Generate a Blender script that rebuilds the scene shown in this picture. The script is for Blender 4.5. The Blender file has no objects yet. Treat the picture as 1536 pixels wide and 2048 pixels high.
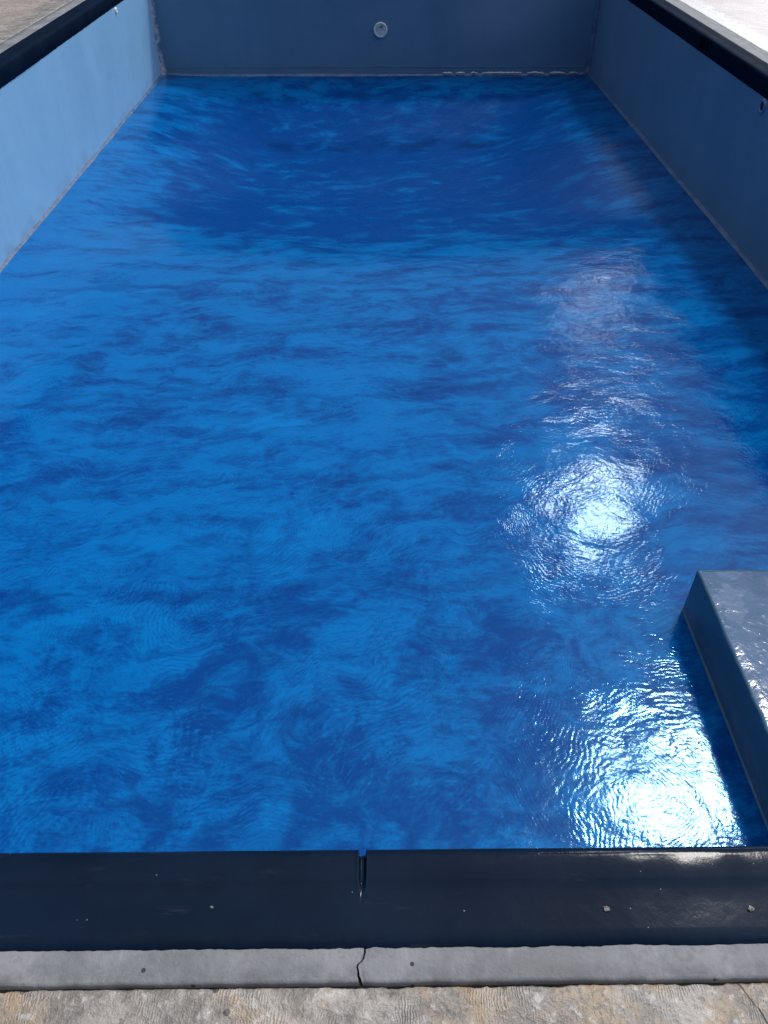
import bpy, math, random
from mathutils import Vector, noise as mn
R = math.radians
rnd = random.Random(7)
S = bpy.context.scene
COL = S.collection

# ------------------------------------------------------------------ dimensions (metres)
H = 1.5                       # camera height above the coping
XW = 3.066                    # half width of the pool, inner faces
Y0, Y1 = 0.695, 12.525        # near and far inner faces
ZF = -1.23                    # shallow floor level
ZH = -1.68                   # hopper bottom level
BAND = -0.14                  # lower edge of the dark waterline band
LIP = 0.180                   # width of dark painted top
STRIP = {'near': 0.057, 'side': 0.15}
SUN_AZ, SUN_EL = 37.5, 56.5   # azimuth right of +Y, elevation

# ------------------------------------------------------------------ node helper
class NT:
    def __init__(s, nt): s.nt = nt; s.N = nt.nodes; s.L = nt.links
    def n(s, t, **kw):
        nd = s.N.new(t)
        for k, v in kw.items(): setattr(nd, k, v)
        return nd
    def put(s, sock, v):
        if isinstance(v, bpy.types.NodeSocket): s.L.new(v, sock)
        elif v is not None:
            if isinstance(v, (tuple, list)) and sock.type == 'RGBA' and len(v) == 3: v = (*v, 1)
            sock.default_value = v
    def m(s, op, a, b=None, c=None, clamp=False):
        nd = s.n('ShaderNodeMath', operation=op, use_clamp=clamp)
        s.put(nd.inputs[0], a)
        if b is not None: s.put(nd.inputs[1], b)
        if c is not None: s.put(nd.inputs[2], c)
        return nd.outputs[0]
    def v(s, op, a, b=None, scale=None):
        nd = s.n('ShaderNodeVectorMath', operation=op)
        s.put(nd.inputs[0], a)
        if b is not None: s.put(nd.inputs[1], b)
        if scale is not None: s.put(nd.inputs['Scale'], scale)
        return nd.outputs['Value'] if op in ('LENGTH', 'DOT_PRODUCT', 'DISTANCE') else nd.outputs[0]
    def noise(s, vec, scale, detail=4, rough=.55, dist=0, color=False, dim='3D'):
        nd = s.n('ShaderNodeTexNoise', noise_dimensions=dim)
        s.put(nd.inputs['Vector'], vec); s.put(nd.inputs['Scale'], scale)
        nd.inputs['Detail'].default_value = detail; nd.inputs['Roughness'].default_value = rough
        nd.inputs['Distortion'].default_value = dist
        return nd.outputs['Color'] if color else nd.outputs['Fac']
    def voro(s, vec, scale, feature='F1', dim='2D', rand=1.0):
        nd = s.n('ShaderNodeTexVoronoi', voronoi_dimensions=dim, feature=feature)
        s.put(nd.inputs['Vector'], vec); s.put(nd.inputs['Scale'], scale)
        nd.inputs['Randomness'].default_value = rand
        return nd
    def map(s, x, a, b, lo=0.0, hi=1.0, smooth=True):
        nd = s.n('ShaderNodeMapRange', interpolation_type='SMOOTHSTEP' if smooth else 'LINEAR')
        s.put(nd.inputs['Value'], x)
        for k, q in (('From Min', a), ('From Max', b), ('To Min', lo), ('To Max', hi)): s.put(nd.inputs[k], q)
        return nd.outputs['Result']
    def mix(s, f, a, b, blend='MIX'):
        nd = s.n('ShaderNodeMix', data_type='RGBA', blend_type=blend)
        s.put(nd.inputs['Factor'], f)
        s.put(nd.inputs[6], a); s.put(nd.inputs[7], b)
        return nd.outputs[2]
    def sep(s, vec):
        nd = s.n('ShaderNodeSeparateXYZ'); s.put(nd.inputs[0], vec); return nd.outputs
    def comb(s, x, y, z):
        nd = s.n('ShaderNodeCombineXYZ')
        for i, q in enumerate((x, y, z)): s.put(nd.inputs[i], q)
        return nd.outputs[0]
    def bump(s, h, dist, strength=1.0, normal=None):
        nd = s.n('ShaderNodeBump'); s.put(nd.inputs['Height'], h)
        nd.inputs['Distance'].default_value = dist; s.put(nd.inputs['Strength'], strength)
        if normal is not None: s.L.new(normal, nd.inputs['Normal'])
        return nd.outputs[0]

def material(name):
    m = bpy.data.materials.new(name); m.use_nodes = True
    t = NT(m.node_tree); bs = t.N['Principled BSDF']
    geo = t.n('ShaderNodeNewGeometry')
    return m, t, bs, geo.outputs['Position']

def setp(t, bs, **kw):
    names = {'col': 'Base Color', 'rough': 'Roughness', 'spec': 'Specular IOR Level', 'ior': 'IOR', 'nrm': 'Normal',
             'coat': 'Coat Weight', 'coatr': 'Coat Roughness', 'metal': 'Metallic', 'coatn': 'Coat Normal'}
    for k, v in kw.items(): t.put(bs.inputs[names[k]], v)

# ------------------------------------------------------------------ materials
def mat_floor():
    m, t, bs, P = material('painted_fibreglass_blue')
    x, y, z = t.sep(P)
    flat = t.comb(x, y, 0.0)
    wv = t.v('SUBTRACT', t.noise(flat, 1.1, 3, color=True), (.5, .5, .5))
    Pw = t.v('ADD', flat, t.v('SCALE', wv, scale=.45))
    xw, yw, _ = t.sep(Pw)
    # --- hopper mask and radial (down-slope) coordinates
    hz = t.map(t.m('ADD', z, t.m('MULTIPLY', t.m('SUBTRACT', t.noise(flat, 1.6, 7, .68), .5), .46)), ZF - .02, ZF - .26)
    dx = t.m('SUBTRACT', x, 0.0); dy = t.m('MULTIPLY', t.m('SUBTRACT', y, 9.9), .75)
    ang = t.m('ARCTAN2', dy, dx)
    rad = t.m('SQRT', t.m('ADD', t.m('MULTIPLY', dx, dx), t.m('MULTIPLY', dy, dy)))
    polar = t.comb(t.m('MULTIPLY', ang, 2.6), t.m('MULTIPLY', rad, .7), z)
    # --- paint mottling, slightly stretched across the pool
    rot = t.comb(t.m('ADD', t.m('MULTIPLY', xw, .62), t.m('MULTIPLY', yw, .05)),
                 t.m('ADD', t.m('MULTIPLY', yw, .98), t.m('MULTIPLY', xw, -.07)), 0.0)
    far = t.map(y, 1.6, 4.2)
    big = t.noise(flat, .42, 3, .5)
    n1 = t.noise(rot, 3.6, 9, .71, .4)
    n2 = t.noise(t.v('MULTIPLY', rot, (1.0, 1.45, 1)), 2.9, 9, .70, .5)
    n3 = t.noise(Pw, 6.2, 9, .72, .5)
    npol = t.noise(polar, 2.2, 9, .70, .9)
    nmix = t.m('ADD', t.m('MULTIPLY', n1, .55), t.m('MULTIPLY', n3, .45))
    nfar = t.m('ADD', t.m('MULTIPLY', n1, .45), t.m('MULTIPLY', n2, .55))
    mm = t.m('ADD', t.m('MULTIPLY', nmix, t.m('SUBTRACT', 1.0, far)), t.m('MULTIPLY', nfar, far))
    slope = t.m('MULTIPLY', hz, t.map(z, ZH + .05, ZH + .15))
    mm = t.m('ADD', t.m('MULTIPLY', mm, t.m('SUBTRACT', 1.0, t.m('MULTIPLY', slope, .25))), t.m('MULTIPLY', npol, t.m('MULTIPLY', slope, .25)))
    # darker inside the hopper and towards the right
    mm = t.m('ADD', mm, t.m('MULTIPLY', t.m('SUBTRACT', big, .5), .25))
    fine = t.noise(t.v('MULTIPLY', rot, (1., 1.8, 1)), 12., 6, .72, .8)
    mm = t.m('ADD', mm, t.m('MULTIPLY', t.m('SUBTRACT', fine, .5), .24))
    mm = t.m('ADD', mm, t.m('MULTIPLY', t.m('SUBTRACT', t.noise(t.v('MULTIPLY', rot, (1., 1.5, 1)), 48., 5, .72), .5), .15))
    mm = t.m('ADD', mm, t.m('MULTIPLY', x, -.012))
    mm = t.m('ADD', mm, t.map(y, 1.0, 4.0, -.03, .012))
    mm = t.m('SUBTRACT', mm, t.m('MULTIPLY', hz, t.map(x, -2.6, 2.4, .14, .10)))
    f = t.map(mm, .385, .585)
    col = t.mix(f, (.000, .042, .200), (.0, .126, .378))
    # dark thick pools of pigment
    dk = t.m('MULTIPLY', t.map(t.noise(t.v('MULTIPLY', rot, (1.0, 1.5, 1)), 3.3, 9, .72, .6), .45, .34), .60)
    col = t.mix(dk, col, (.0, .040, .18))
    dk2 = t.m('MULTIPLY', t.map(t.noise(t.v('ADD', t.v('MULTIPLY', rot, (.85, 1.8, 1)), (7., 3., 0.)), 2.2, 9, .70, .3), .44, .34), t.m('MULTIPLY', far, .6))
    col = t.mix(dk2, col, (.0, .037, .165))
    lt = t.m('MULTIPLY', t.map(t.noise(t.v('ADD', rot, (31., 11., 0.)), 1.9, 7, .6, .4), .55, .70), .35)
    col = t.mix(lt, col, (.0, .185, .50))
    fold = t.m('MULTIPLY', t.map(t.m('ABSOLUTE', t.m('ADD', t.m('SUBTRACT', y, 10.66), t.m('MULTIPLY', t.m('SUBTRACT', t.noise(flat, 1.5, 7, .7), .5), 1.0))), .26, .02),
               t.map(t.m('ABSOLUTE', x), 1.75, 1.35))
    col = t.mix(t.m('MULTIPLY', fold, t.map(t.noise(flat, 2.6, 4), .38, .62, .0, .8)), col, (.0, .022, .11))  # darker band along the back fold of the hopper bottom
    # --- overlaps of the laminate sheets, lapped across the pool
    sy = t.m('ADD', y, t.m('ADD', t.m('MULTIPLY', x, -.065), t.m('MULTIPLY', t.m('SUBTRACT', t.noise(flat, 1.1, 8, .68), .5), .75)))
    sf = t.m('FRACT', t.m('DIVIDE', sy, .83))
    seam = t.m('MULTIPLY', t.map(sf, .0, .012), t.map(sf, .16, .02))
    seam = t.m('MULTIPLY', seam, t.map(t.noise(t.v('ADD', flat, (3., 40., 0.)), 1.1, 4, .6), .37, .52))
    seam = t.m('MULTIPLY', seam, t.map(y, 1.7, 2.6))
    seam = t.m('MULTIPLY', seam, t.map(z, ZF - .12, ZF - .03))
    col = t.mix(t.m('MULTIPLY', seam, .38), col, (.0, .030, .16))
    # --- trowel / roller arcs
    def arcs(vec, s, lam, off, seed):
        vv = t.v('ADD', vec, (seed, seed * .7, 0.))
        vo = t.voro(vv, s)
        d = t.v('SUBTRACT', vv, vo.outputs['Position'])
        o = t.v('SCALE', t.v('NORMALIZE', t.v('MULTIPLY', t.v('SUBTRACT', vo.outputs['Color'], (.5, .5, .5)), (1., 1., 0.))), scale=off * .5)
        q = t.v('SUBTRACT', d, o)
        q = t.v('MULTIPLY', q, (1, 1, 0))
        r = t.v('LENGTH', q)
        ph = t.m('MULTIPLY', t.noise(vv, 3.5, 4, .6), 34.0)
        ph = t.m('ADD', ph, t.m('MULTIPLY', t.noise(vv, 24.0, 3, .6), 6.5))
        w = t.m('SINE', t.m('ADD', t.m('MULTIPLY', r, 2 * math.pi / lam), ph))
        e = t.voro(vv, s, 'DISTANCE_TO_EDGE').outputs['Distance']
        return t.m('MULTIPLY', w, t.map(e, .0, .06))
    Pa = t.v('ADD', flat, t.v('SCALE', wv, scale=.5))
    a1 = arcs(Pa, 1.5, .024, 1.3, 5.7)
    a2 = arcs(Pa, 2.6, .016, .9, 17.3)
    a3 = arcs(Pa, .9, .036, 2.2, 9.7)
    k1 = t.map(t.noise(t.v('ADD', flat, (5., 0., 0.)), 2.3, 3), .42, .62)
    k2 = t.map(t.noise(t.v('ADD', flat, (0., 8., 0.)), 2.9, 3), .42, .60)
    k3 = t.map(t.noise(t.v('ADD', flat, (0., 18., 0.)), 1.9, 3), .45, .62)
    arc = t.m('ADD', t.m('ADD', t.m('MULTIPLY', a1, k1), t.m('MULTIPLY', a2, t.m('MULTIPLY', k2, .7))), t.m('MULTIPLY', a3, t.m('MULTIPLY', k3, .8)))
    brk = t.noise(flat, 38., 3, .6)
    arc = t.m('MULTIPLY', arc, t.map(brk, .32, .60, .15, 1.0))
    # pigment settles between the ridges
    near = t.map(y, 6.0, 1.5, .25, 1.0)
    gro = t.m('MULTIPLY', t.map(arc, .15, -.9), t.m('MULTIPLY', near, .34))
    col = t.mix(gro, col, (.0, .035, .20))
    gro2 = t.m('MULTIPLY', t.map(arc, .5, 1.3), t.m('MULTIPLY', near, .26))
    col = t.mix(gro2, col, (.002, .175, .48))
    # brush streaks on the slopes
    strk = t.noise(t.comb(t.m('MULTIPLY', ang, 30.), t.m('MULTIPLY', rad, 1.6), 0.), 1.6, 4, .6)
    fl = t.noise(t.v('MULTIPLY', rot, (2.2, 9., 1)), 3.6, 5, .65, .8)
    strk = t.m('ADD', t.m('MULTIPLY', strk, slope), t.m('MULTIPLY', fl, t.m('SUBTRACT', 1.0, slope)))
    col = t.mix(t.m('MULTIPLY', t.map(strk, .5, .36), t.map(y, 3.0, 6.0, .05, .11)), col, (.0, .035, .21))
    col = t.mix(t.m('MULTIPLY', t.map(strk, .54, .72), t.map(y, 3.0, 6.0, .05, .14)), col, (.003, .16, .44))
    bs_h = t.m('MULTIPLY', arc, .5)
    rough_n = t.noise(flat, 60., 4, .6)
    lum = t.noise(flat, 9., 4, .6)
    b0 = t.bump(t.noise(flat, 3.1, 4, .55, .6), .0060, t.map(y, 2.5, 6.0, .9, 1.0))
    b0 = t.bump(t.noise(t.v('MULTIPLY', rot, (1., 1.6, 1.)), 7., 5, .6, .8), .0026, t.map(y, 2.2, 5.5), b0)
    b1 = t.bump(lum, .0014, 1.0, b0)
    b2 = t.bump(rough_n, .00035, 1.0, b1)
    b3 = t.bump(t.m('MULTIPLY', strk, t.map(y, 3., 5.5)), .0011, 1.0, b2)
    b4 = t.bump(bs_h, .00027, 1.0, b3)
    setp(t, bs, col=col, rough=t.m('ADD', t.map(t.noise(flat, 3., 4), .3, .7, .05, .11), t.map(z, ZF - .03, ZF - .2, 0., .20)), spec=t.map(z, ZF - .03, ZF - .2, .30, .12), nrm=b4)
    bs.inputs['Specular Tint'].default_value = (.36, .74, 1., 1)
    return m

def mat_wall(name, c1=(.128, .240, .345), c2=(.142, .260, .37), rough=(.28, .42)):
    m, t, bs, P = material(name)
    x, y, z = t.sep(P)
    n = t.noise(t.v('MULTIPLY', P, (1, 1, .55)), 1.6, 6, .55, .3)
    col = t.mix(t.map(n, .35, .65), c1, c2)
    roll = t.noise(t.v('MULTIPLY', P, (9., 9., .8)), 1.0, 4, .6)      # vertical roller passes
    col = t.mix(t.m('MULTIPLY', t.map(roll, .5, .36), .05), col, (.08, .17, .34))
    sm = t.map(t.noise(P, 9., 5, .6), .64, .74)
    col = t.mix(t.m('MULTIPLY', sm, .06), col, (.30, .40, .56))
    # scuffed bottom hand-width
    low = t.m('MULTIPLY', t.map(z, -1.06, -1.2), t.map(t.noise(P, 5., 5), .40, .62))
    col = t.mix(t.m('MULTIPLY', low, .35), col, (.17, .22, .33))
    # soft reflection on the far wall painted as a pale patch, right of the fitting
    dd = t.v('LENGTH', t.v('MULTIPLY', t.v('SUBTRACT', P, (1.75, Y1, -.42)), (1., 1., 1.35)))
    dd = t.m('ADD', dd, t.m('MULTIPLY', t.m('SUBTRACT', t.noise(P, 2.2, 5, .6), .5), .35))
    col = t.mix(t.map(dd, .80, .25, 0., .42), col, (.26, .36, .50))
    orange = t.noise(P, 70., 3, .55)
    b = t.bump(t.noise(P, 3.5, 3), .006, 1.0)
    b = t.bump(orange, .0011, 1.0, b)
    setp(t, bs, col=col, rough=t.map(n, .3, .7, rough[0], rough[1]), spec=.35, nrm=b)
    return m

def mat_navy(name='dark_navy_gloss_paint', rr=(.10, .17), ior=1.5):
    m, t, bs, P = material(name)
    n = t.noise(P, 3., 5, .6)
    col = t.mix(t.map(n, .35, .65), (.0030, .0088, .022), (.0048, .0125, .029))
    sc = t.noise(t.v('MULTIPLY', P, (2., 14., 2.)), 3., 6, .65)
    col = t.mix(t.m('MULTIPLY', t.map(sc, .60, .74), .5), col, (.03, .036, .055))
    sp = t.voro(P, 26., dim='3D')
    cs = t.sep(sp.outputs['Color'])
    dot = t.m('MULTIPLY', t.m('LESS_THAN', sp.outputs['Distance'], .035), t.m('GREATER_THAN', cs[0], .86))
    sp2 = t.voro(P, 90., dim='3D')
    cs2 = t.sep(sp2.outputs['Color'])
    dot2 = t.m('MULTIPLY', t.m('LESS_THAN', sp2.outputs['Distance'], .10), t.m('GREATER_THAN', cs2[1], .985))
    dot = t.m('MAXIMUM', dot, dot2)
    col = t.mix(t.m('MULTIPLY', dot, .7), col, (.28, .30, .33))
    b = t.bump(t.noise(P, 6., 3), .0018, 1.0)
    b = t.bump(t.noise(P, 75., 4, .6), .00022, 1.0, b)
    b = t.bump(dot, .0006, 1.0, b)
    setp(t, bs, col=col, rough=t.map(n, .3, .7, *rr), spec=.08, ior=ior, nrm=b)
    return m

def mat_strip():
    m, t, bs, P = material('smooth_grey_cement')
    x, y, z = t.sep(P)
    n = t.noise(P, 3.6, 7, .62, .4)
    col = t.mix(t.map(n, .34, .66), (.150, .152, .160), (.262, .258, .268))
    f = t.noise(P, 46., 5, .65)
    col = t.mix(t.m('MULTIPLY', t.map(f, .52, .35), .4), col, (.12, .12, .13))
    tr = t.noise(t.v('MULTIPLY', P, (18., 3., 1.)), 2., 5, .6)
    col = t.mix(t.m('MULTIPLY', t.map(tr, .55, .72), .35), col, (.34, .335, .34))
    st = t.map(t.noise(P, 7., 6, .7), .60, .70)
    # damp dirt gathered along the joint with the deck
    dd = t.m('MAXIMUM', t.m('SUBTRACT', t.m('ABSOLUTE', x), XW + LIP + STRIP['side'] - .045),
             t.m('SUBTRACT', Y0 - LIP - STRIP['near'] + .022, y))
    edge = t.m('MULTIPLY', t.map(dd, -.026, .020), t.map(t.noise(P, 9., 7, .72), .38, .60))
    col = t.mix(t.m('MULTIPLY', edge, .62), col, (.085, .085, .09))
    col = t.mix(t.m('MULTIPLY', st, .30), col, (.13, .13, .14))
    pv = t.voro(P, 55., dim='3D')
    pc = t.sep(pv.outputs['Color'])
    pit = t.m('MULTIPLY', t.m('LESS_THAN', pv.outputs['Distance'], .22), t.m('GREATER_THAN', pc[0], .965))
    col = t.mix(pit, col, (.03, .03, .03))
    b = t.bump(t.m('SUBTRACT', t.noise(P, 60., 6, .7), t.m('MULTIPLY', pit, .8)), .0022, 1.0)
    setp(t, bs, col=col, rough=t.map(n, .3, .7, .5, .75), spec=.4, nrm=b)
    return m

def mat_deck():
    m, t, bs, P = material('weathered_broomed_concrete')
    x, y, z = t.sep(P)
    xx = t.m('SUBTRACT', t.m('ABSOLUTE', x), XW + LIP + STRIP['side'])
    y1 = t.m('SUBTRACT', Y0 - LIP - STRIP['near'], y)
    y2 = t.m('SUBTRACT', y, Y1 + LIP + STRIP['side'])
    d = t.m('MAXIMUM', xx, t.m('MAXIMUM', y1, y2))                 # distance from the coping
    n = t.noise(P, 2.6, 7, .65, .3)
    n2 = t.noise(P, 9., 7, .68, .4)
    n3 = t.noise(P, 40., 6, .7)
    pale = t.mix(t.map(n2, .36, .64), (.145, .125, .105), (.33, .295, .26))
    old = t.mix(t.map(n, .35, .65), (.30, .235, .19), (.43, .345, .295))
    old = t.mix(t.m('MULTIPLY', t.map(n2, .55, .40), .4), old, (.23, .185, .155))
    dj = t.m('ADD', d, t.m('MULTIPLY', t.m('SUBTRACT', t.noise(P, 4.5, 6, .6), .5), .32))
    col = t.mix(t.map(dj, .21, .235), pale, old)
    # sun glare on the right-hand deck painted in: almost white mortar, pale pink slab
    deck_glare = t.mix(t.map(dj, .21, .235), t.mix(t.map(n2, .35, .65), (.72, .70, .68), (.86, .84, .82)), t.mix(t.map(n, .35, .65), (.60, .52, .49), (.72, .63, .60)))
    col = t.mix(t.m('MULTIPLY', t.map(x, 3.30, 3.34), .9), col, deck_glare)
    # ochre stains and grey lichen patches
    och = t.m('MULTIPLY', t.map(t.m('ADD', t.noise(t.v('ADD', P, (3.7, 1.2, 0.)), 4.2, 7, .7, .5), t.m('MULTIPLY', x, .05)), .46, .58), t.map(n2, .35, .52))
    och = t.m('MULTIPLY', och, t.map(d, .25, .0))
    lefty = t.map(x, 3.34, 3.2)
    col = t.mix(t.m('MULTIPLY', och, t.m('MULTIPLY', lefty, .75)), col, (.34, .22, .10))
    lic = t.map(t.noise(t.v('ADD', P, (9.1, 4.2, 0.)), 24., 7, .7, .3), .58, .66)
    col = t.mix(t.m('MULTIPLY', lic, t.m('MULTIPLY', t.m('ADD', lefty, .25), .5)), col, (.14, .13, .12))
    # broom lines running away from the pool
    along = t.m('MULTIPLY', x, 1.0)
    br = t.m('SINE', t.m('ADD', t.m('MULTIPLY', x, 1250.), t.m('MULTIPLY', t.noise(P, 22., 4, .6), 26.)))
    brm = t.m('MULTIPLY', br, t.m('MULTIPLY', t.map(t.noise(P, 7., 5, .6), .46, .62), t.map(t.noise(P, 55., 4, .65), .38, .58)))
    col = t.mix(t.m('MULTIPLY', t.map(brm, .2, .9), .38), col, (.58, .55, .51))
    col = t.mix(t.m('MULTIPLY', t.map(brm, -.2, -.9), .30), col, (.14, .12, .10))
    col = t.mix(t.m('MULTIPLY', t.map(n3, .54, .66), .6), col, (.52, .49, .46))
    col = t.mix(t.m('MULTIPLY', t.map(n3, .46, .33), t.m('MULTIPLY', t.m('ADD', lefty, .3), .5)), col, (.10, .09, .08))
    pv = t.voro(P, 42., dim='3D')
    pc = t.sep(pv.outputs['Color'])
    pit = t.m('MULTIPLY', t.m('LESS_THAN', pv.outputs['Distance'], .26), t.m('GREATER_THAN', pc[0], .94))
    col = t.mix(t.m('MULTIPLY', pit, .85), col, (.045, .04, .036))
    # hairline crack running off to the right of the camera
    cx = t.m('ADD', t.m('MULTIPLY', t.m('SUBTRACT', .458, y), .50), .617)
    cx = t.m('ADD', cx, t.m('MULTIPLY', t.m('SUBTRACT', t.noise(t.comb(0., y, 0.), 30., 5, .7), .5), .022))
    ck = t.m('MULTIPLY', t.map(t.m('ABSOLUTE', t.m('SUBTRACT', x, cx)), .0016, .0007), t.m('LESS_THAN', y, 1.0))
    col = t.mix(ck, col, (.03, .027, .025))
    h = t.m('ADD', t.m('MULTIPLY', n3, 1.0), t.m('MULTIPLY', brm, .12))
    h = t.m('SUBTRACT', h, t.m('MULTIPLY', t.m('MAXIMUM', pit, ck), 1.0))
    b = t.bump(h, .004, 1.0, t.bump(n2, .012, 1.0))
    setp(t, bs, col=col, rough=.38, spec=.9, nrm=b)
    return m

def mat_simple(name, c1, c2, rough=.5, scale=20., bump=.001, spec=.4, metal=0.):
    m, t, bs, P = material(name)
    n = t.noise(P, scale, 6, .65)
    col = t.mix(t.map(n, .35, .65), c1, c2)
    b = t.bump(t.noise(P, scale * 4, 5, .65), bump, 1.0)
    setp(t, bs, col=col, rough=rough, spec=spec, nrm=b, metal=metal)
    return m

def mat_step():
    m, t, bs, P = material('wet_slate_blue_paint')
    x, y, z = t.sep(P)
    n = t.noise(P, 4., 6, .6, .4)
    top = t.mix(t.map(n, .35, .65), (.038, .092, .180), (.060, .122, .228))
    ch = t.map(t.noise(P, 7., 6, .65, .5), .53, .60)
    top = t.mix(t.m('MULTIPLY', ch, .35), top, (.16, .215, .32))
    b = t.bump(t.noise(P, 5., 3), .0055, 1.0)
    b = t.bump(t.noise(P, 26., 3, .5, .5), .0020, 1.0, b)
    setp(t, bs, col=top, rough=.13, spec=.30, nrm=b)
    return m

def mat_bead(name, c1, c2, rough=.35):
    m, t, bs, P = material(name)
    n = t.noise(P, 9., 7, .7)
    col = t.mix(t.map(n, .40, .62), c1, c2)
    b = t.bump(t.noise(P, 30., 5, .65), .005, 1.0)
    setp(t, bs, col=col, rough=rough, spec=.5, nrm=b)
    return m

M = {}
M['floor'] = mat_floor()
M['wall'] = mat_wall('shaded_blue_wall_paint')  # tone lowered for the shade on the right and far walls
M['wall_sunlit'] = mat_wall('sunlit_blue_wall_paint', (.205, .415, .635), (.213, .425, .648))  # sunlight on the left wall put into a paler copy of the paint
M['navy'] = mat_navy()
M['navy_dull'] = mat_navy('dark_navy_dull_paint', (.55, .65), 1.14)
M['strip'] = mat_strip()
M['deck'] = mat_deck()
M['step'] = mat_step()
M['bead'] = mat_bead('blue_grey_sealant', (.06, .11, .20), (.13, .185, .28))
M['bead_white'] = mat_bead('scuffed_pale_filler', (.10, .17, .30), (.42, .47, .55))
M['glint'] = mat_bead('glossy_white_glint', (.55, .58, .62), (.82, .83, .84), .12)  # white colour stands in for glints along the far wall base
M['dark'] = mat_simple('dark_void_plaster', (.004, .005, .008), (.010, .012, .018), .7)
M['joint'] = mat_simple('damp_joint_dirt', (.018, .016, .014), (.06, .052, .045), .9, 60., .004)
M['earth'] = mat_simple('trodden_earth_and_grass', (.07, .085, .03), (.15, .12, .07), .95, 1.2, .02)
M['plastic'] = mat_simple('aged_white_plastic', (.70, .68, .60), (.90, .88, .80), .42, 26., .002)
M['plastic_core'] = mat_simple('grey_plastic_plug', (.52, .53, .52), (.80, .80, .77), .5, 14., .002)
M['plastic_blue'] = mat_simple('overpainted_plastic', (.10, .17, .30), (.24, .31, .44), .4, 26., .002)
M['leaf'] = mat_simple('dry_leaf', (.10, .09, .08), (.30, .28, .26), .8, 90., .001)
M['stone'] = mat_simple('dark_river_stone', (.02, .019, .018), (.06, .055, .05), .6, 30., .004)

# ------------------------------------------------------------------ object helpers
def tag(o, label=None, cat=None, group=None, kind=None):
    if label: o['label'] = label
    if cat: o['category'] = cat
    if group: o['group'] = group
    if kind: o['kind'] = kind
    return o

def empty(name, loc, rot=(0, 0, 0)):
    o = bpy.data.objects.new(name, None); o.empty_display_size = .1
    o.location = loc; o.rotation_euler = rot; COL.objects.link(o); return o

def mesh(name, vs, fs, mat, parent=None, smooth=True, origin=None):
    if parent is not None:
        q = parent.location; rotm = parent.rotation_euler.to_matrix().inverted()
        if origin == 'world': vs = [tuple(rotm @ (Vector(v) - q)) for v in vs]
    me = bpy.data.meshes.new(name); me.from_pydata([tuple(v) for v in vs], [], fs)
    me.materials.append(mat)
    if smooth: me.polygons.foreach_set('use_smooth', [True] * len(me.polygons))
    me.update()
    o = bpy.data.objects.new(name, me); COL.objects.link(o)
    if parent is not None: o.parent = parent
    return o

def grid_faces(nu, nv, off=0, flip=False):
    f = []
    for i in range(nu - 1):
        for j in range(nv - 1):
            a = off + i * nv + j
            q = (a, a + nv, a + nv + 1, a + 1)
            f.append(q[::-1] if flip else q)
    return f

def fbm(x, y, z=0., o=3):
    return mn.fractal(Vector((x, y, z)), .9, 2.0, o)

# sides of the pool: start corner, direction along, outward direction, length
SIDES = {
    'near':  (Vector((XW, Y0, 0)),  Vector((-1, 0, 0)), Vector((0, -1, 0)), 2 * XW),
    'left':  (Vector((-XW, Y0, 0)), Vector((0, 1, 0)),  Vector((-1, 0, 0)), Y1 - Y0),
    'far':   (Vector((-XW, Y1, 0)), Vector((1, 0, 0)),  Vector((0, 1, 0)),  2 * XW),
    'right': (Vector((XW, Y1, 0)),  Vector((0, -1, 0)), Vector((1, 0, 0)),  Y1 - Y0),
}
def swept(side, prof, svals, jit=None, mitre=True):
    """prof: list of (d outward, z); returns a grid running along a side with mitred ends"""
    a, t, o, L = SIDES[side]
    vs = []
    for s in svals:
        for k, (d, z) in enumerate(prof):
            u = s / L
            al = s + (d * (2 * u - 1) if mitre else 0)
            if jit: d, z = jit(k, al, d, z)
            vs.append(a + t * al + o * d + Vector((0, 0, z)))
    return vs, grid_faces(len(svals), len(prof))

def svals(L, step, dense=()):
    out = [i * L / int(L / step) for i in range(int(L / step) + 1)]
    for c, w, st in dense:
        out = [q for q in out if not (c - w < q < c + w)]
        n = int(2 * w / st)
        out += [c - w + i * 2 * w / n for i in range(n + 1)]
    return sorted(set(round(q, 6) for q in out))

# ------------------------------------------------------------------ pool floor with the deep hopper
def sstep(a, b, x):
    t = max(0., min(1., (x - a) / (b - a))); return t * t * (3 - 2 * t)

def floor_z(x, y):
    # wedge shape: rim inset from the walls, flat bottom; soft folds
    rx = 2.78 - .02 * y * 0
    lx = (rx - abs(x)) / (rx - 1.42)
    by = (12.44 - y) / (12.44 - 10.78)
    fy = (y - 6.15 - .085 * x * x) / (8.7 - 6.15)
    k = 8.
    vals = (lx, by, fy, 1.0)
    mnv = -math.log(sum(math.exp(-k * max(-1.5, min(3, q))) for q in vals)) / k
    # soft clamp at the rim
    q = math.log(1 + math.exp(9. * mnv)) / 9.
    q = max(0., min(1., (q - .012) * 1.05))
    z = ZF + (ZH - ZF) * q
    z += .0035 * fbm(x * .9, y * .9, 3.1) + .0016 * fbm(x * 3.1, y * 3.1, 7.7)
    # laminate overlaps running across the pool
    return z

def build_floor():
    xs = []
    n = 190
    for i in range(n + 1): xs.append(-XW - .02 + (2 * XW + .04) * i / n)
    ys = []
    y = Y0 - .02
    while y < Y1 + .02:
        ys.append(y); y += .028 if y < 5 else .036
    ys.append(Y1 + .02)
    vs = [(x, yy, floor_z(x, yy)) for x in xs for yy in ys]
    o = mesh('pool_floor', vs, grid_faces(len(xs), len(ys)), M['floor'])
    tag(o, 'glossy mottled bright blue floor of the drained pool, sinking to a deep basin', 'pool floor', kind='structure')
build_floor()

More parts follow.
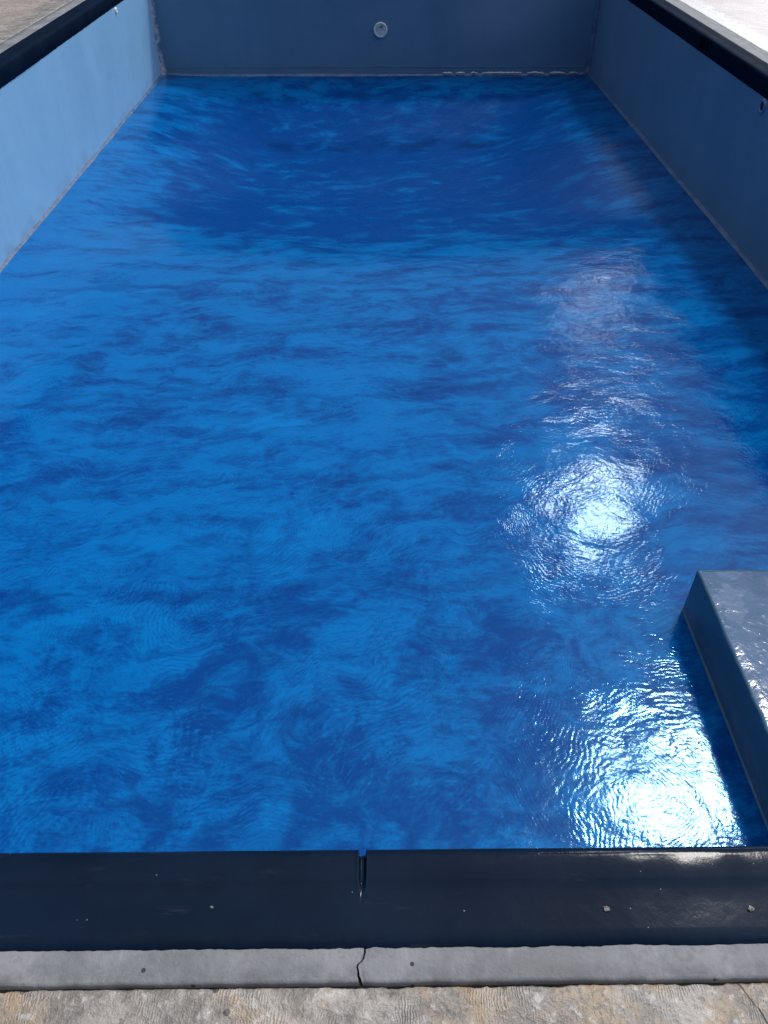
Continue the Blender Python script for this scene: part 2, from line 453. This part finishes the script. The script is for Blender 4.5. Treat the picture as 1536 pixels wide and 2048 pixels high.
# ------------------------------------------------------------------ walls
WALL_TXT = {
    'left': 'pale blue sunlit pool wall on the left, below the dark band',
    'right': 'shaded dark blue pool wall on the right, with a small round inlet high up',
    'far': 'shaded far end pool wall with a round white pipe fitting in it',
    'near': 'pool wall below the nearest coping, hidden under the camera',
}
SK_Y = (8.18, 8.39)           # skimmer mouth on the right wall
def bottom_z(side, al):
    a, t, o, L = SIDES[side]
    p = a + t * al - o * .02
    return floor_z(p.x, p.y)

def build_wall(side):
    a, t, o, L = SIDES[side]
    ps = {'near': (0, Y0, ZF), 'left': (-XW, (Y0 + Y1) / 2, ZF), 'far': (0, Y1, ZF), 'right': (XW, (Y0 + Y1) / 2, ZF)}[side]
    root = empty('pool_wall', ps)
    tag(root, WALL_TXT[side], 'pool wall', 'four walls of the drained pool')
    zs = [BAND + .004 + (ZF - .05 - BAND) * i / 16 for i in range(17)]
    sv = svals(L, .12)
    vs, fs = [], []
    for s in sv:
        for z in zs:
            w = .004 * fbm(s * .8, z * .8, 11. + len(side)) if 0 < s < L else 0
            vs.append(a + t * s + o * (w + .001) + Vector((0, 0, z)))
    fs = grid_faces(len(sv), len(zs))
    # thickness behind the face
    b = len(vs)
    for s in (0, L):
        for z in (zs[0], zs[-1]):
            vs.append(a + t * s + o * .2 + Vector((0, 0, z)))
    nv = len(zs); last = (len(sv) - 1) * nv
    fs += [(b, b + 1, b + 3, b + 2), (0, nv - 1, b + 1, b), (last, b + 2, b + 3, last + nv - 1)]
    mesh('painted_face', vs, fs, M['wall_sunlit' if side == 'left' else 'wall'], root, origin='world')
    # cove bead along the floor
    sv = svals(L, .05)
    prof = [(.003, .024), (-.003, .019), (-.009, .010), (-.019, .003), (-.026, -.004)]
    vs = []
    for s in sv:
        zb = bottom_z(side, max(.03, min(L - .03, s)))
        wob = 1 + .35 * fbm(s * 2.1, 1.3, len(side))
        for d, z in prof:
            vs.append(a + t * s + o * (d * wob if d < 0 else d) + Vector((0, 0, zb + z * wob)))
    mesh('sealant_bead', vs, grid_faces(len(sv), len(prof)), M['bead'], root, origin='world')
    # thin ledge line just above the floor of the far wall
    if side == 'far':
        vs = []
        sv2 = svals(L, .05)
        for s in sv2:
            for d, z in ((.003, .092), (-.004, .086), (.003, .080)):
                vs.append(a + t * s + o * d + Vector((0, 0, ZF + z + .002 * fbm(s * 2, 0, 4))))
        mesh('lap_ridge', vs, grid_faces(len(sv2), 3), M['wall'], root, origin='world')
    if side == 'far':  # glints at the foot of the far wall, modelled as white strips
        vs, fs = [], []
        for (xa, xb) in ((.95, 1.10), (1.14, 1.28), (1.36, 1.46), (1.52, 2.10), (2.17, 2.42), (2.50, 2.72), (2.78, 2.90)):
            k = len(vs); n = int((xb - xa) / .012) + 2
            for i in range(n):
                x = xa + (xb - xa) * i / (n - 1)
                e = max(0., math.sin(math.pi * i / (n - 1))) ** .35
                hh = .015 * e * (1 + .7 * fbm(x * 22, 3, 1))
                for j in range(5):
                    q = j / 4
                    vs.append((x, Y1 - .028 - .013 * math.sin(math.pi * q) * e + .012 * q, ZF + .011 + hh * q + .004 * fbm(x * 9, 1, 1)))
            fs += grid_faces(n, 5, k, flip=True)
        mesh('base_glints', vs, fs, M['glint'], root, origin='world')
    return root
walls = {s: build_wall(s) for s in SIDES}

def corner_bead(cx, cy, sx, mat, parent):
    # concave vertical filler strip in a far corner, ragged width
    vs = []; nz = 60; na = 9
    for i in range(nz + 1):
        z = BAND + (ZF + .0 - BAND) * i / nz
        r = .060 * (1 + .22 * fbm(z * 7., sx, 2.) + .10 * fbm(z * 31., sx, 5.)) + .05 * sstep(-1.13, -1.23, z)
        for j in range(na):
            th = (math.pi / 2) * j / (na - 1)
            px = cx - sx * (r - r * math.sin(th) + .0)
            py = cy - (r - r * math.cos(th))
            vs.append((px + (sx * .002), py + .002, z))
    mesh('corner_bead', vs, grid_faces(nz + 1, na, flip=sx > 0), mat, parent, origin='world')
corner_bead(-XW, Y1, -1, M['bead_white'], walls['left'])
corner_bead(XW, Y1, 1, M['bead'], walls['right'])

# ------------------------------------------------------------------ copings: navy lip, band, grey cement strip
COP_TXT = {
    'near': 'nearest coping, navy lip and grey cement strip crossed by one crack, running across the foreground',
    'left': 'left coping with dark navy band above the pale sunlit wall',
    'right': 'right coping with dark navy band holding the skimmer mouth, glaring cement strip behind it',
    'far': 'far end coping above the wall with the round fitting',
}
NOTCH = XW + .0357         # along-distance of the notch on the near side (X = -0.036)
def build_coping(side):
    a, t, o, L = SIDES[side]
    root = empty('pool_coping', tuple(a + t * (L / 2) + o * .1 + Vector((0, 0, -.07))))
    tag(root, COP_TXT[side], 'coping', 'copings round the drained pool')
    dense = [(NOTCH, .05, .0016)] if side == 'near' else []
    if side == 'near': dense += [(XW, 1.2, .006)]
    sv = svals(L, .02, dense[1:])
    if dense:
        sv = [q for q in sv if abs(q - NOTCH) > .05]
        sv = sorted(sv + [NOTCH - .05 + i * .0016 for i in range(63)])
    prof = [(0.002, BAND), (-.002, BAND + .004), (-.002, -.030), (-.0012, -.016), (.002, -.008), (.007, -.003), (.012, -.0008), (.017, -.0001), (.020, .0), (.023, .0), (.062, .0),
            (.066, -.001), (.076, -.0035), (.084, -.0045), (.110, -.005), (.150, -.0055), (LIP - .002, -.006), (LIP, -.009)]
    def jit(k, al, d, z):
        if side == 'right' and 0:
            pass
        if k <= 1: z += .0035 * fbm(al * 14, 1., 3., 4)
        elif k >= len(prof) - 2:
            d += .0022 * fbm(al * 9, 5., 2., 5) + .0016 * fbm(al * 60., 2., 2., 3)
        else:
            d += .0008 * fbm(al * 3., k * .3, 6.); z += .0006 * fbm(al * 5., k * .5, 9.)
        if side == 'near' and 2 <= k <= 12:
            c = NOTCH + .0015 * fbm(d * 60., 3., 1.)
            w = .0066 * (1 - .35 * sstep(.05, .08, d)) + .001 * fbm(d * 90., 7., 1.)
            q = 1 - sstep(w * .55, w * 1.15, abs(al - c))
            q *= 1 - sstep(.070, .078, d)
            z -= q * .0135 if z > -.02 else 0
            rag = math.exp(-((abs(al - c) - w * 1.25) / .003) ** 2)
            z += (.25 if al < c else 1.) * rag * .0011 * (1 + 1.6 * fbm(al * 300, d * 260., 2.)) if z > -.01 else 0
            if d < .012: d += q * .006
        return d, z
    if side == 'right':
        # leave the skimmer mouth open: everything below the lip between its jambs
        s0, s1 = Y1 - SK_Y[1], Y1 - SK_Y[0]
        sv = sorted([q for q in sv if abs(q - s0) > .004 and abs(q - s1) > .004] + [s0, s1])
        prof = [(0.002, BAND), (-.002, BAND + .004), (-.002, -.116), (-.002, -.026)] + prof[3:]
        vs, fs = swept(side, prof, sv, lambda k, al, d, z: jit(k if k < 2 else k - 1 if k > 3 else 2, al, d, z))
        nv = len(prof)
        fs = [f for f in fs if not (f[0] % nv == 2 and s0 - 1e-4 <= sv[f[0] // nv] < s1 - 1e-4)]
    else:
        vs, fs = swept(side, prof, sv, jit)
    mesh('navy_lip', vs, fs, M['navy' if side == 'near' else 'navy_dull'], root, origin='world')
    # grey cement strip
    W = STRIP['near'] if side == 'near' else STRIP['side']
    def jg(k, al, d, z):
        if k >= 3: d += .0016 * fbm(al * 11., 3., 8., 5)
        return d, z + .0007 * fbm(al * 3., d * 20., 6.)
    far_d = LIP + W
    pr = [(LIP - .012, -.0095), (LIP + W * .3, -.0082), (LIP + W * .7, -.0080), (far_d - .004, -.0085), (far_d - .001, -.012), (far_d, -.05)]
    if side == 'near':
        # two castings meeting at a ragged crack
        vs_all, fs_all = [], []
        def cr(d): return XW + .029 + .0045 * math.sin(d * 70.) + .004 * fbm(d * 55., 2., 2., 4) + (.010 if d > LIP + .02 else .0) * sstep(LIP + .018, LIP + .03, d)
        for half in (0, 1):
            nn = 420
            dd = [LIP - .012 + (W + .008) * i / 14 for i in range(15)]
            ptl = [(d, -.0085) for d in dd] + [(far_d - .001, -.012), (far_d, -.05)]
            off = len(vs_all)
            for i in range(nn + 1):
                for k, (d, z) in enumerate(ptl):
                    u = i / nn
                    c = cr(d)
                    gap = .0017 + .0012 * sstep(LIP + W * .6, LIP + W, d)
                    al = (c - gap) * u ** .6 - d * (1 - u) if half == 0 else (c + gap) + (L + d - c - gap) * u ** 1.6
                    e = 0
                    if k >= 13: e = .0014 * fbm(al * 13., 3., 8., 5)
                    zz = z + .0006 * fbm(al * 3., d * 20., 6.)
                    if (half == 0 and i == nn) or (half == 1 and i == 0): zz -= .0015
                    vs_all.append(a + t * al + o * (d + e) + Vector((0, 0, zz)))
                # down into the crack
            fs_all += grid_faces(nn + 1, len(ptl), off)
            # crack cheek
            col = nn if half == 0 else 0
            base = [off + col * len(ptl) + k for k in range(len(ptl) - 1)]
            nb = len(vs_all)
            for q in base: vs_all.append(vs_all[q] + Vector((0, 0, -.03)))
            for i in range(len(base) - 1):
                fs_all.append((base[i], base[i + 1], nb + i + 1, nb + i))
        mesh('cement_strip', vs_all, fs_all, M['strip'], root, origin='world')
    else:
        vs, fs = swept(side, pr, svals(L, .04), jg)
        mesh('cement_strip', vs, fs, M['strip'], root, origin='world')
    # dirt bed under the open joint and the crack
    vs, fs = swept(side, [(LIP - .05, -.032), (far_d + .05, -.020)], [0, L / 2, L])
    mesh('joint_bed', vs, fs, M['joint'], root, origin='world')
    # body of the beam behind the band
    return root
copings = {s: build_coping(s) for s in SIDES}

# ------------------------------------------------------------------ deck and ground
def ring(inner, outer, z, name, mat, fine=None, zfun=None):
    pass
def build_deck():
    vs, fs = [], []
    for side in SIDES:
        a, t, o, L = SIDES[side]
        W = STRIP['near'] if side == 'near' else STRIP['side']
        d0 = LIP + W
        G = .0024
        ds = [d0 + G, d0 + G + .002, d0 + .008, d0 + .03, d0 + .1, d0 + .4, d0 + 2, d0 + 9]
        if side == 'near':
            sv = svals(L, .03, [(XW, 1.0, .002)])
        else: sv = svals(L, .04)
        off = len(vs)
        SN, SS = STRIP['near'], STRIP['side']
        for s in sv:
            for k, d in enumerate(ds):
                u = s / L
                # mitre: the near strip is narrower than the others
                dl = d - W; 
                e0 = (dl + (SS if side in ('near', 'far') else (SS if side == 'right' else SN)))
                e1 = (dl + (SS if side in ('near', 'far') else (SN if side == 'right' else SS)))
                al = s - e0 * (1 - u) + e1 * u
                z = -.0085
                dd = d
                if k == 0: z = -.028; 
                if k <= 2:
                    chip = max(0., fbm(al * 16., 2.2, 4.4, 5)) * .0042 + .0011 * (fbm(al * 90., 2.2, 4.4, 3) + .4)
                    dd += max(-.001, chip * (1.0 if k < 2 else .6))
                if k == 1: z = -.0105 + .0012 * fbm(al * 40., 3., 3.)
                if k == 2: z = -.0078 + .0010 * fbm(al * 40., 5., 3.)
                if k == 3: z = -.0080
                vs.append(a + t * al + o * dd + Vector((0, 0, z)))
        fs += grid_faces(len(sv), len(ds), off)
    o = mesh('patio', vs, fs, M['deck'])
    tag(o, 'weathered tan concrete deck round the drained pool, stained ochre in the foreground', 'concrete deck', kind='structure')
    # wide ground around it, with a hole for the pool
    q, w = 11.0, 400.
    yc = (Y0 + Y1) / 2; qy = (Y1 - Y0) / 2 + 8.
    vs = [(-w, yc - w, -.06), (w, yc - w, -.06), (w, yc + w, -.06), (-w, yc + w, -.06),
          (-q, yc - qy, -.06), (q, yc - qy, -.06), (q, yc + qy, -.06), (-q, yc + qy, -.06)]
    fs = [(0, 1, 5, 4), (1, 2, 6, 5), (2, 3, 7, 6), (3, 0, 4, 7)]
    o = mesh('ground', vs, fs, M['earth'], smooth=False)
    tag(o, 'bare earth and thin grass beyond the concrete deck', 'ground', kind='structure')
build_deck()

# ------------------------------------------------------------------ step platform
def build_step():
    x0, x1 = .952 * H - .020, XW - .004
    y0, y1 = Y0 + .004, 1.585 * H
    zt = H - 1.65 * H
    zb = ZF - .03
    root = empty('pool_step', ((x0 + x1) / 2, (y0 + y1) / 2, ZF))
    tag(root, 'slate blue raised step platform with wet glossy top in the right near corner', 'pool step')
    r = .012
    # rounded outline in section, swept over left and far faces
    prof = [(0.0, zb)] + [(.0 + .002 * fbm(i, 0, 0), zb + (zt - r - zb) * i / 8) for i in range(1, 9)]
    prof += [(r - r * math.cos(a), zt - r + r * math.sin(a)) for a in (R(22), R(45), R(68), R(90))]
    vs, fs = [], []
    # plan path: from near end of the left face to the corner to the right end of the far face
    path = []
    n1 = 90
    for i in range(n1): path.append((x0, y0 + (y1 - .012 - y0) * i / (n1 - 1), 1, 0))
    for a in (R(30), R(60)): path.append((x0 + .012 - .012 * math.cos(a), y1 - .012 + .012 * math.sin(a), math.cos(a), -math.sin(a)))
    for i in range(n1): path.append((x0 + .012 + (x1 - x0 - .012) * i / (n1 - 1), y1, 0, -1))
    for (px, py, nx, ny) in path:
        for k, (d, z) in enumerate(prof):
            w = .0022 * fbm(px * 4 + z * 5, py * 4, z * 6) + .0008 * fbm(px * 22, py * 22, z * 22)
            if k >= 8: w += .0022 * fbm(px * 15, py * 15, 3.)
            vs.append((px + nx * (d + w), py + ny * (d + w), z))
    fs = grid_faces(len(path), len(prof), flip=True)
    mesh('riser', vs, fs, M['riser'], root, origin='world')
    # tread
    n = 70
    vs = []
    e = r - .003
    for i in range(n + 1):
        for j in range(n + 1):
            x = x0 + e + (x1 - x0 - e) * i / n; y = y0 + (y1 - e - y0) * j / n
            edge = 0 if (i == 0 or j == n) else 1
            vs.append((x, y, zt + .0002 - .0018 * (1 - edge) + edge * (.0035 * fbm(x * 3, y * 3, 1.) * .5)))
    mesh('tread', vs, grid_faces(n + 1, n + 1), M['step'], root, origin='world')
    # bead where the riser meets the floor
    vs = []
    for (px, py, nx, ny) in path:
        for d, z in ((.004, .007), (-.003, .004), (-.006, .001), (-.009, -.004)):
            vs.append((px + nx * d, py + ny * d, floor_z(px, py) + z))
    mesh('base_bead', vs, grid_faces(len(path), 4, flip=False), M['riser'], root, origin='world')
M['riser'] = mat_wall('slate_blue_riser_paint', (.040, .105, .165), (.055, .13, .20), (.30, .40))
build_step()

# ------------------------------------------------------------------ fittings
def lathe(prof, n=40, wob=0.):
    vs = []
    for i in range(n):
        a = 2 * math.pi * i / n
        for k, (r, z) in enumerate(prof):
            w = 1 + wob * fbm(math.cos(a) * 3, math.sin(a) * 3, k * .7)
            vs.append((r * w * math.cos(a), r * w * math.sin(a), z))
    fs = []; m = len(prof)
    for i in range(n):
        for j in range(m - 1):
            a, b = i * m + j, ((i + 1) % n) * m + j
            fs.append((a, b, b + 1, a + 1))
    return vs, fs

def disc(r, z, n=40, rings=5, amp=0.):
    vs = [(0, 0, z)]; fs = []
    for k in range(1, rings + 1):
        for i in range(n):
            a = 2 * math.pi * i / n; q = r * k / rings
            x, y = q * math.cos(a), q * math.sin(a)
            vs.append((x, y, z + amp * fbm(x * 40, y * 40, 2.)))
    for i in range(n): fs.append((0, 1 + i, 1 + (i + 1) % n))
    for k in range(1, rings):
        for i in range(n):
            a, b = 1 + (k - 1) * n + i, 1 + (k - 1) * n + (i + 1) % n
            fs.append((a, a + n, b + n, b))
    return vs, fs

# round pipe fitting in the far wall (axis towards the camera)
fz = H - 1.457 * H
fit = empty('wall_fitting', (.066, Y1 - .002, fz), (R(90), 0, 0))
tag(fit, 'round white plastic pipe fitting in the middle of the far wall', 'pipe fitting')
vs, fs = lathe([(.096, -.004), (.096, .010), (.090, .017), (.076, .019), (.070, .014), (.067, .004)], 48, .035)
mesh('collar', vs, fs, M['plastic'], fit)
vs, fs = disc(.069, .0135, 40, 6, .0035)
mesh('plug', vs, fs, M['plastic_core'], fit)
vs, fs = lathe([(.0, .024), (.006, .024), (.009, .018), (.009, .006)], 14)
vs = [(x * 2.6 + .004, y * .6 + .040, z) for x, y, z in vs]
mesh('cracked_tab', vs, fs, M['dark'], fit)
# filler smear beside it
vs, fs = disc(1., 0., 30, 6)
vs = [(x * .030 * (1 + .3 * fbm(x * 2, y * 2, 1.)) - .088, y * .044 * (1 + .3 * fbm(x * 2, y * 2, 4.)) - .055, .003 * (1 - x * x - y * y) - .001) for x, y, z in vs]
sm = mesh('filler_smear', vs, fs, mat_bead('lilac_filler', (.12, .20, .42), (.22, .30, .56), .5), fit)

# small inlets in the side walls
inlet = empty('wall_inlet', (XW - .001, 4.466 * H, H - 1.131 * H), (0, R(-90), 0))
tag(inlet, 'small round inlet with dark open mouth, high on the shaded right wall', 'pool inlet')
vs, fs = lathe([(.058, -.003), (.056, .006), (.046, .010), (.036, .010), (.031, .006), (.031, .0045)], 32, .04)
mesh('ring', vs, fs, M['plastic_blue'], inlet)
vs, fs = disc(.0312, .005, 28, 3)
mesh('mouth', vs, fs, M['dark'], inlet)
inl = empty('wall_inlet', (-XW + .001, 7.19 * H, H - 1.119 * H), (0, R(90), 0))
tag(inl, 'small white plastic inlet high on the sunlit left wall near the far corner', 'pool inlet')
vs, fs = lathe([(.030, -.003), (.029, .010), (.023, .014), (.015, .014), (.012, .008)], 28, .05)
mesh('ring', vs, fs, M['plastic'], inl)
vs, fs = disc(.0125, .009, 20, 2)
mesh('mouth', vs, fs, M['plastic_core'], inl)

# skimmer mouth in the right band
sk = empty('skimmer', (XW, sum(SK_Y) / 2, -.07))
tag(sk, 'rectangular dark skimmer mouth in the navy band of the right coping', 'skimmer')
def box(x0, x1, y0, y1, z0, z1, open_left=False):
    vs = [(x, y, z) for x in (x0, x1) for y in (y0, y1) for z in (z0, z1)]
    fs = [(0, 1, 3, 2), (4, 6, 7, 5), (0, 4, 5, 1), (2, 3, 7, 6), (0, 2, 6, 4), (1, 5, 7, 3)]
    return vs, (fs[1:] if open_left else fs)
a0, a1 = SK_Y
vs, fs = box(XW - .001, XW + .16, a0 + .001, a1 - .001, -.115, -.027, True)
mesh('throat', vs, fs, M['dark'], sk, smooth=False, origin='world')
fv, ff = [], []
for q in ((XW - .008, XW + .02, a0 - .010, a0 + .004, -.124, -.016), (XW - .008, XW + .02, a1 - .004, a1 + .010, -.124, -.016),
          (XW - .0085, XW + .02, a0 + .004, a1 - .004, -.126, -.113)):
    v2, f2 = box(*q); k = len(fv); fv += v2; ff += [tuple(i + k for i in f) for f in f2]
mesh('frame', fv, ff, M['navy_dull'], sk, smooth=False, origin='world')
vs, fs = box(XW + .045, XW + .052, a0 + .012, a1 - .012, -.112, -.045)
mesh('weir_flap', vs, fs, M['dark'], sk, smooth=False, origin='world')

# dark stone on the deck at the right edge of the picture
def stone(loc, r):
    vs = []; n, m = 18, 12
    for i in range(n):
        for j in range(m + 1):
            a = 2 * math.pi * i / n; b = math.pi * j / m
            p = Vector((math.cos(a) * math.sin(b), math.sin(a) * math.sin(b), math.cos(b)))
            q = 1 + .28 * mn.fractal(p * 1.7, .8, 2, 3)
            vs.append((p.x * r * q, p.y * r * 1.25 * q, p.z * r * .7 * q + r * .55))
    fs = []
    for i in range(n):
        for j in range(m):
            a, b = i * (m + 1) + j, ((i + 1) % n) * (m + 1) + j
            fs.append((a, a + 1, b + 1, b))
    o = mesh('stone', vs, fs, M['stone']); o.location = loc
    return o
tag(stone((3.665, 8.13, -.010), .046), 'small dark stone lying on the bright deck beside the right coping', 'stone')

# dry leaf scraps stuck on the near coping
def scrap(x, y, s, seed, label):
    n = 11; vs, fs = [(0, 0, .0016)], []
    rr = random.Random(seed)
    for ring_ in (1, 2):
        for i in range(n):
            a = 2 * math.pi * i / n + rr.uniform(-.15, .15)
            q = s * (.42 if ring_ == 1 else rr.uniform(.55, 1.15))
            vs.append((q * math.cos(a), q * math.sin(a) * .75, (.0012 if ring_ == 1 else .0004) + rr.uniform(0, .0022)))
    for i in range(n):
        j = (i + 1) % n
        fs.append((0, 1 + i, 1 + j)); fs.append((1 + i, 1 + n + i, 1 + n + j, 1 + j))
    # underside for thickness
    k = len(vs); vs += [(x_, y_, z_ - .0007) for x_, y_, z_ in vs]
    fs += [tuple(q + k for q in f[::-1]) for f in fs]
    for i in range(n):
        j = (i + 1) % n; fs.append((1 + n + i, 1 + n + i + k, 1 + n + j + k, 1 + n + j))
    o = mesh('leaf_scrap', vs, fs, M['leaf'], smooth=False); o.location = (x, y, -.0040)
    tag(o, label, 'leaf scrap', 'dry scraps stuck to the nearest coping')
def px2w(px, py, z=0.):
    p = math.atan(1385 / 1550)
    h = H - z
    k = (py + 361) / 1550          # = h/(cos p * Zc)
    zc = h / (math.cos(p) * k)
    return (px - 749 - 19 * (py + 361) / 3118) / 1550 * zc, (zc - h * math.sin(p)) / math.cos(p)
for (px, py, s, seed, lb) in ((1213, 1823, .0065, 3, 'crumpled grey leaf scrap on the navy coping, left one of the right-hand pair'),
                              (1503, 1825, .0070, 8, 'ragged grey leaf scrap on the navy coping near the right edge of the photo'),
                              (425, 1812, .0038, 5, 'tiny pale curled scrap on the left half of the navy coping')):
    x, y = px2w(px, py, -.005)
    scrap(x, y, s, seed, lb)

# ------------------------------------------------------------------ camera
cam = bpy.data.cameras.new('camera'); co = bpy.data.objects.new('camera', cam); COL.objects.link(co)
cam.sensor_fit = 'VERTICAL'; cam.sensor_height = 36.; cam.sensor_width = 27.
cam.lens = 1550 / 2048 * 36.; cam.clip_start = .02; cam.clip_end = 2000
PITCH = math.atan(1385 / 1550)
co.location = (0, 0, H)
co.rotation_euler = (math.pi / 2 - PITCH, 0, -math.atan(19 * math.cos(PITCH) / 1550))
S.camera = co

# ------------------------------------------------------------------ light
def sdir(az, el):
    return Vector((math.sin(R(az)) * math.cos(R(el)), math.cos(R(az)) * math.cos(R(el)), math.sin(R(el))))
ld = bpy.data.lights.new('sun', 'SUN'); lo = bpy.data.objects.new('sun', ld); COL.objects.link(lo)
ld.energy = 1.85; ld.angle = R(7.0); ld.color = (1., .965, .91)
lo.rotation_euler = (-sdir(SUN_AZ, SUN_EL)).to_track_quat('-Z', 'Y').to_euler()
lo.location = sdir(SUN_AZ, SUN_EL) * 30

w = bpy.data.worlds.new('World'); S.world = w; w.use_nodes = True
t = NT(w.node_tree); t.N.clear()
out = t.n('ShaderNodeOutputWorld')
sky = t.n('ShaderNodeTexSky'); sky.sky_type = 'NISHITA'; sky.sun_disc = False
sky.sun_elevation = R(SUN_EL); sky.sun_rotation = R(SUN_AZ); sky.dust_density = 1.5
bg = t.n('ShaderNodeBackground'); bg.inputs[1].default_value = .10
tc = t.n('ShaderNodeTexCoord').outputs['Generated']
t.L.new(t.v('SCALE', sky.outputs[0], scale=t.map(t.sep(tc)[2], .05, .65, .16, 1.0)), bg.inputs[0])  # low sky dimmed to darken grazing reflections on the copings
cn = t.noise(tc, 5.0, 6, .6, .3)
def patch(az, el, r0, r1, power, ragged=.5):
    d = t.v('DOT_PRODUCT', tc, tuple(sdir(az, el)))
    a = t.m('ARCCOSINE', t.m('MINIMUM', d, .99999))
    a = t.m('ADD', a, t.m('MULTIPLY', t.m('SUBTRACT', cn, .5), R(r1) * ragged))
    return t.m('MULTIPLY', t.map(a, R(r1), R(r0)), power)
cl = patch(20, 39.6, .3, 2.8, 48., 2.2)
cl = t.m('ADD', cl, patch(16.5, 24.0, .3, 2.6, 14.0, 1.6))
cl = t.m('ADD', cl, patch(19, 33, 3., 12., .05, .7))
cl = t.m('ADD', cl, patch(27, 6, 3., 9.5, 4.0, .3))
cl = t.m('ADD', cl, patch(82, 38, 8., 48., 2.1, .2))  # broad sky glow added on the right to light the left wall
cl = t.m('ADD', cl, patch(0, 89, 5., 50., .8, .4))  # zenith glow added to soften the shadows on the floor
bg2 = t.n('ShaderNodeBackground'); bg2.inputs[0].default_value = (.93, .96, 1., 1); t.L.new(cl, bg2.inputs[1])
ad = t.n('ShaderNodeAddShader'); t.L.new(bg.outputs[0], ad.inputs[0]); t.L.new(bg2.outputs[0], ad.inputs[1])
t.L.new(ad.outputs[0], out.inputs[0])

S.view_settings.view_transform = 'Standard'; S.view_settings.look = 'None'
S.view_settings.exposure = 0.0; S.view_settings.gamma = 1.0
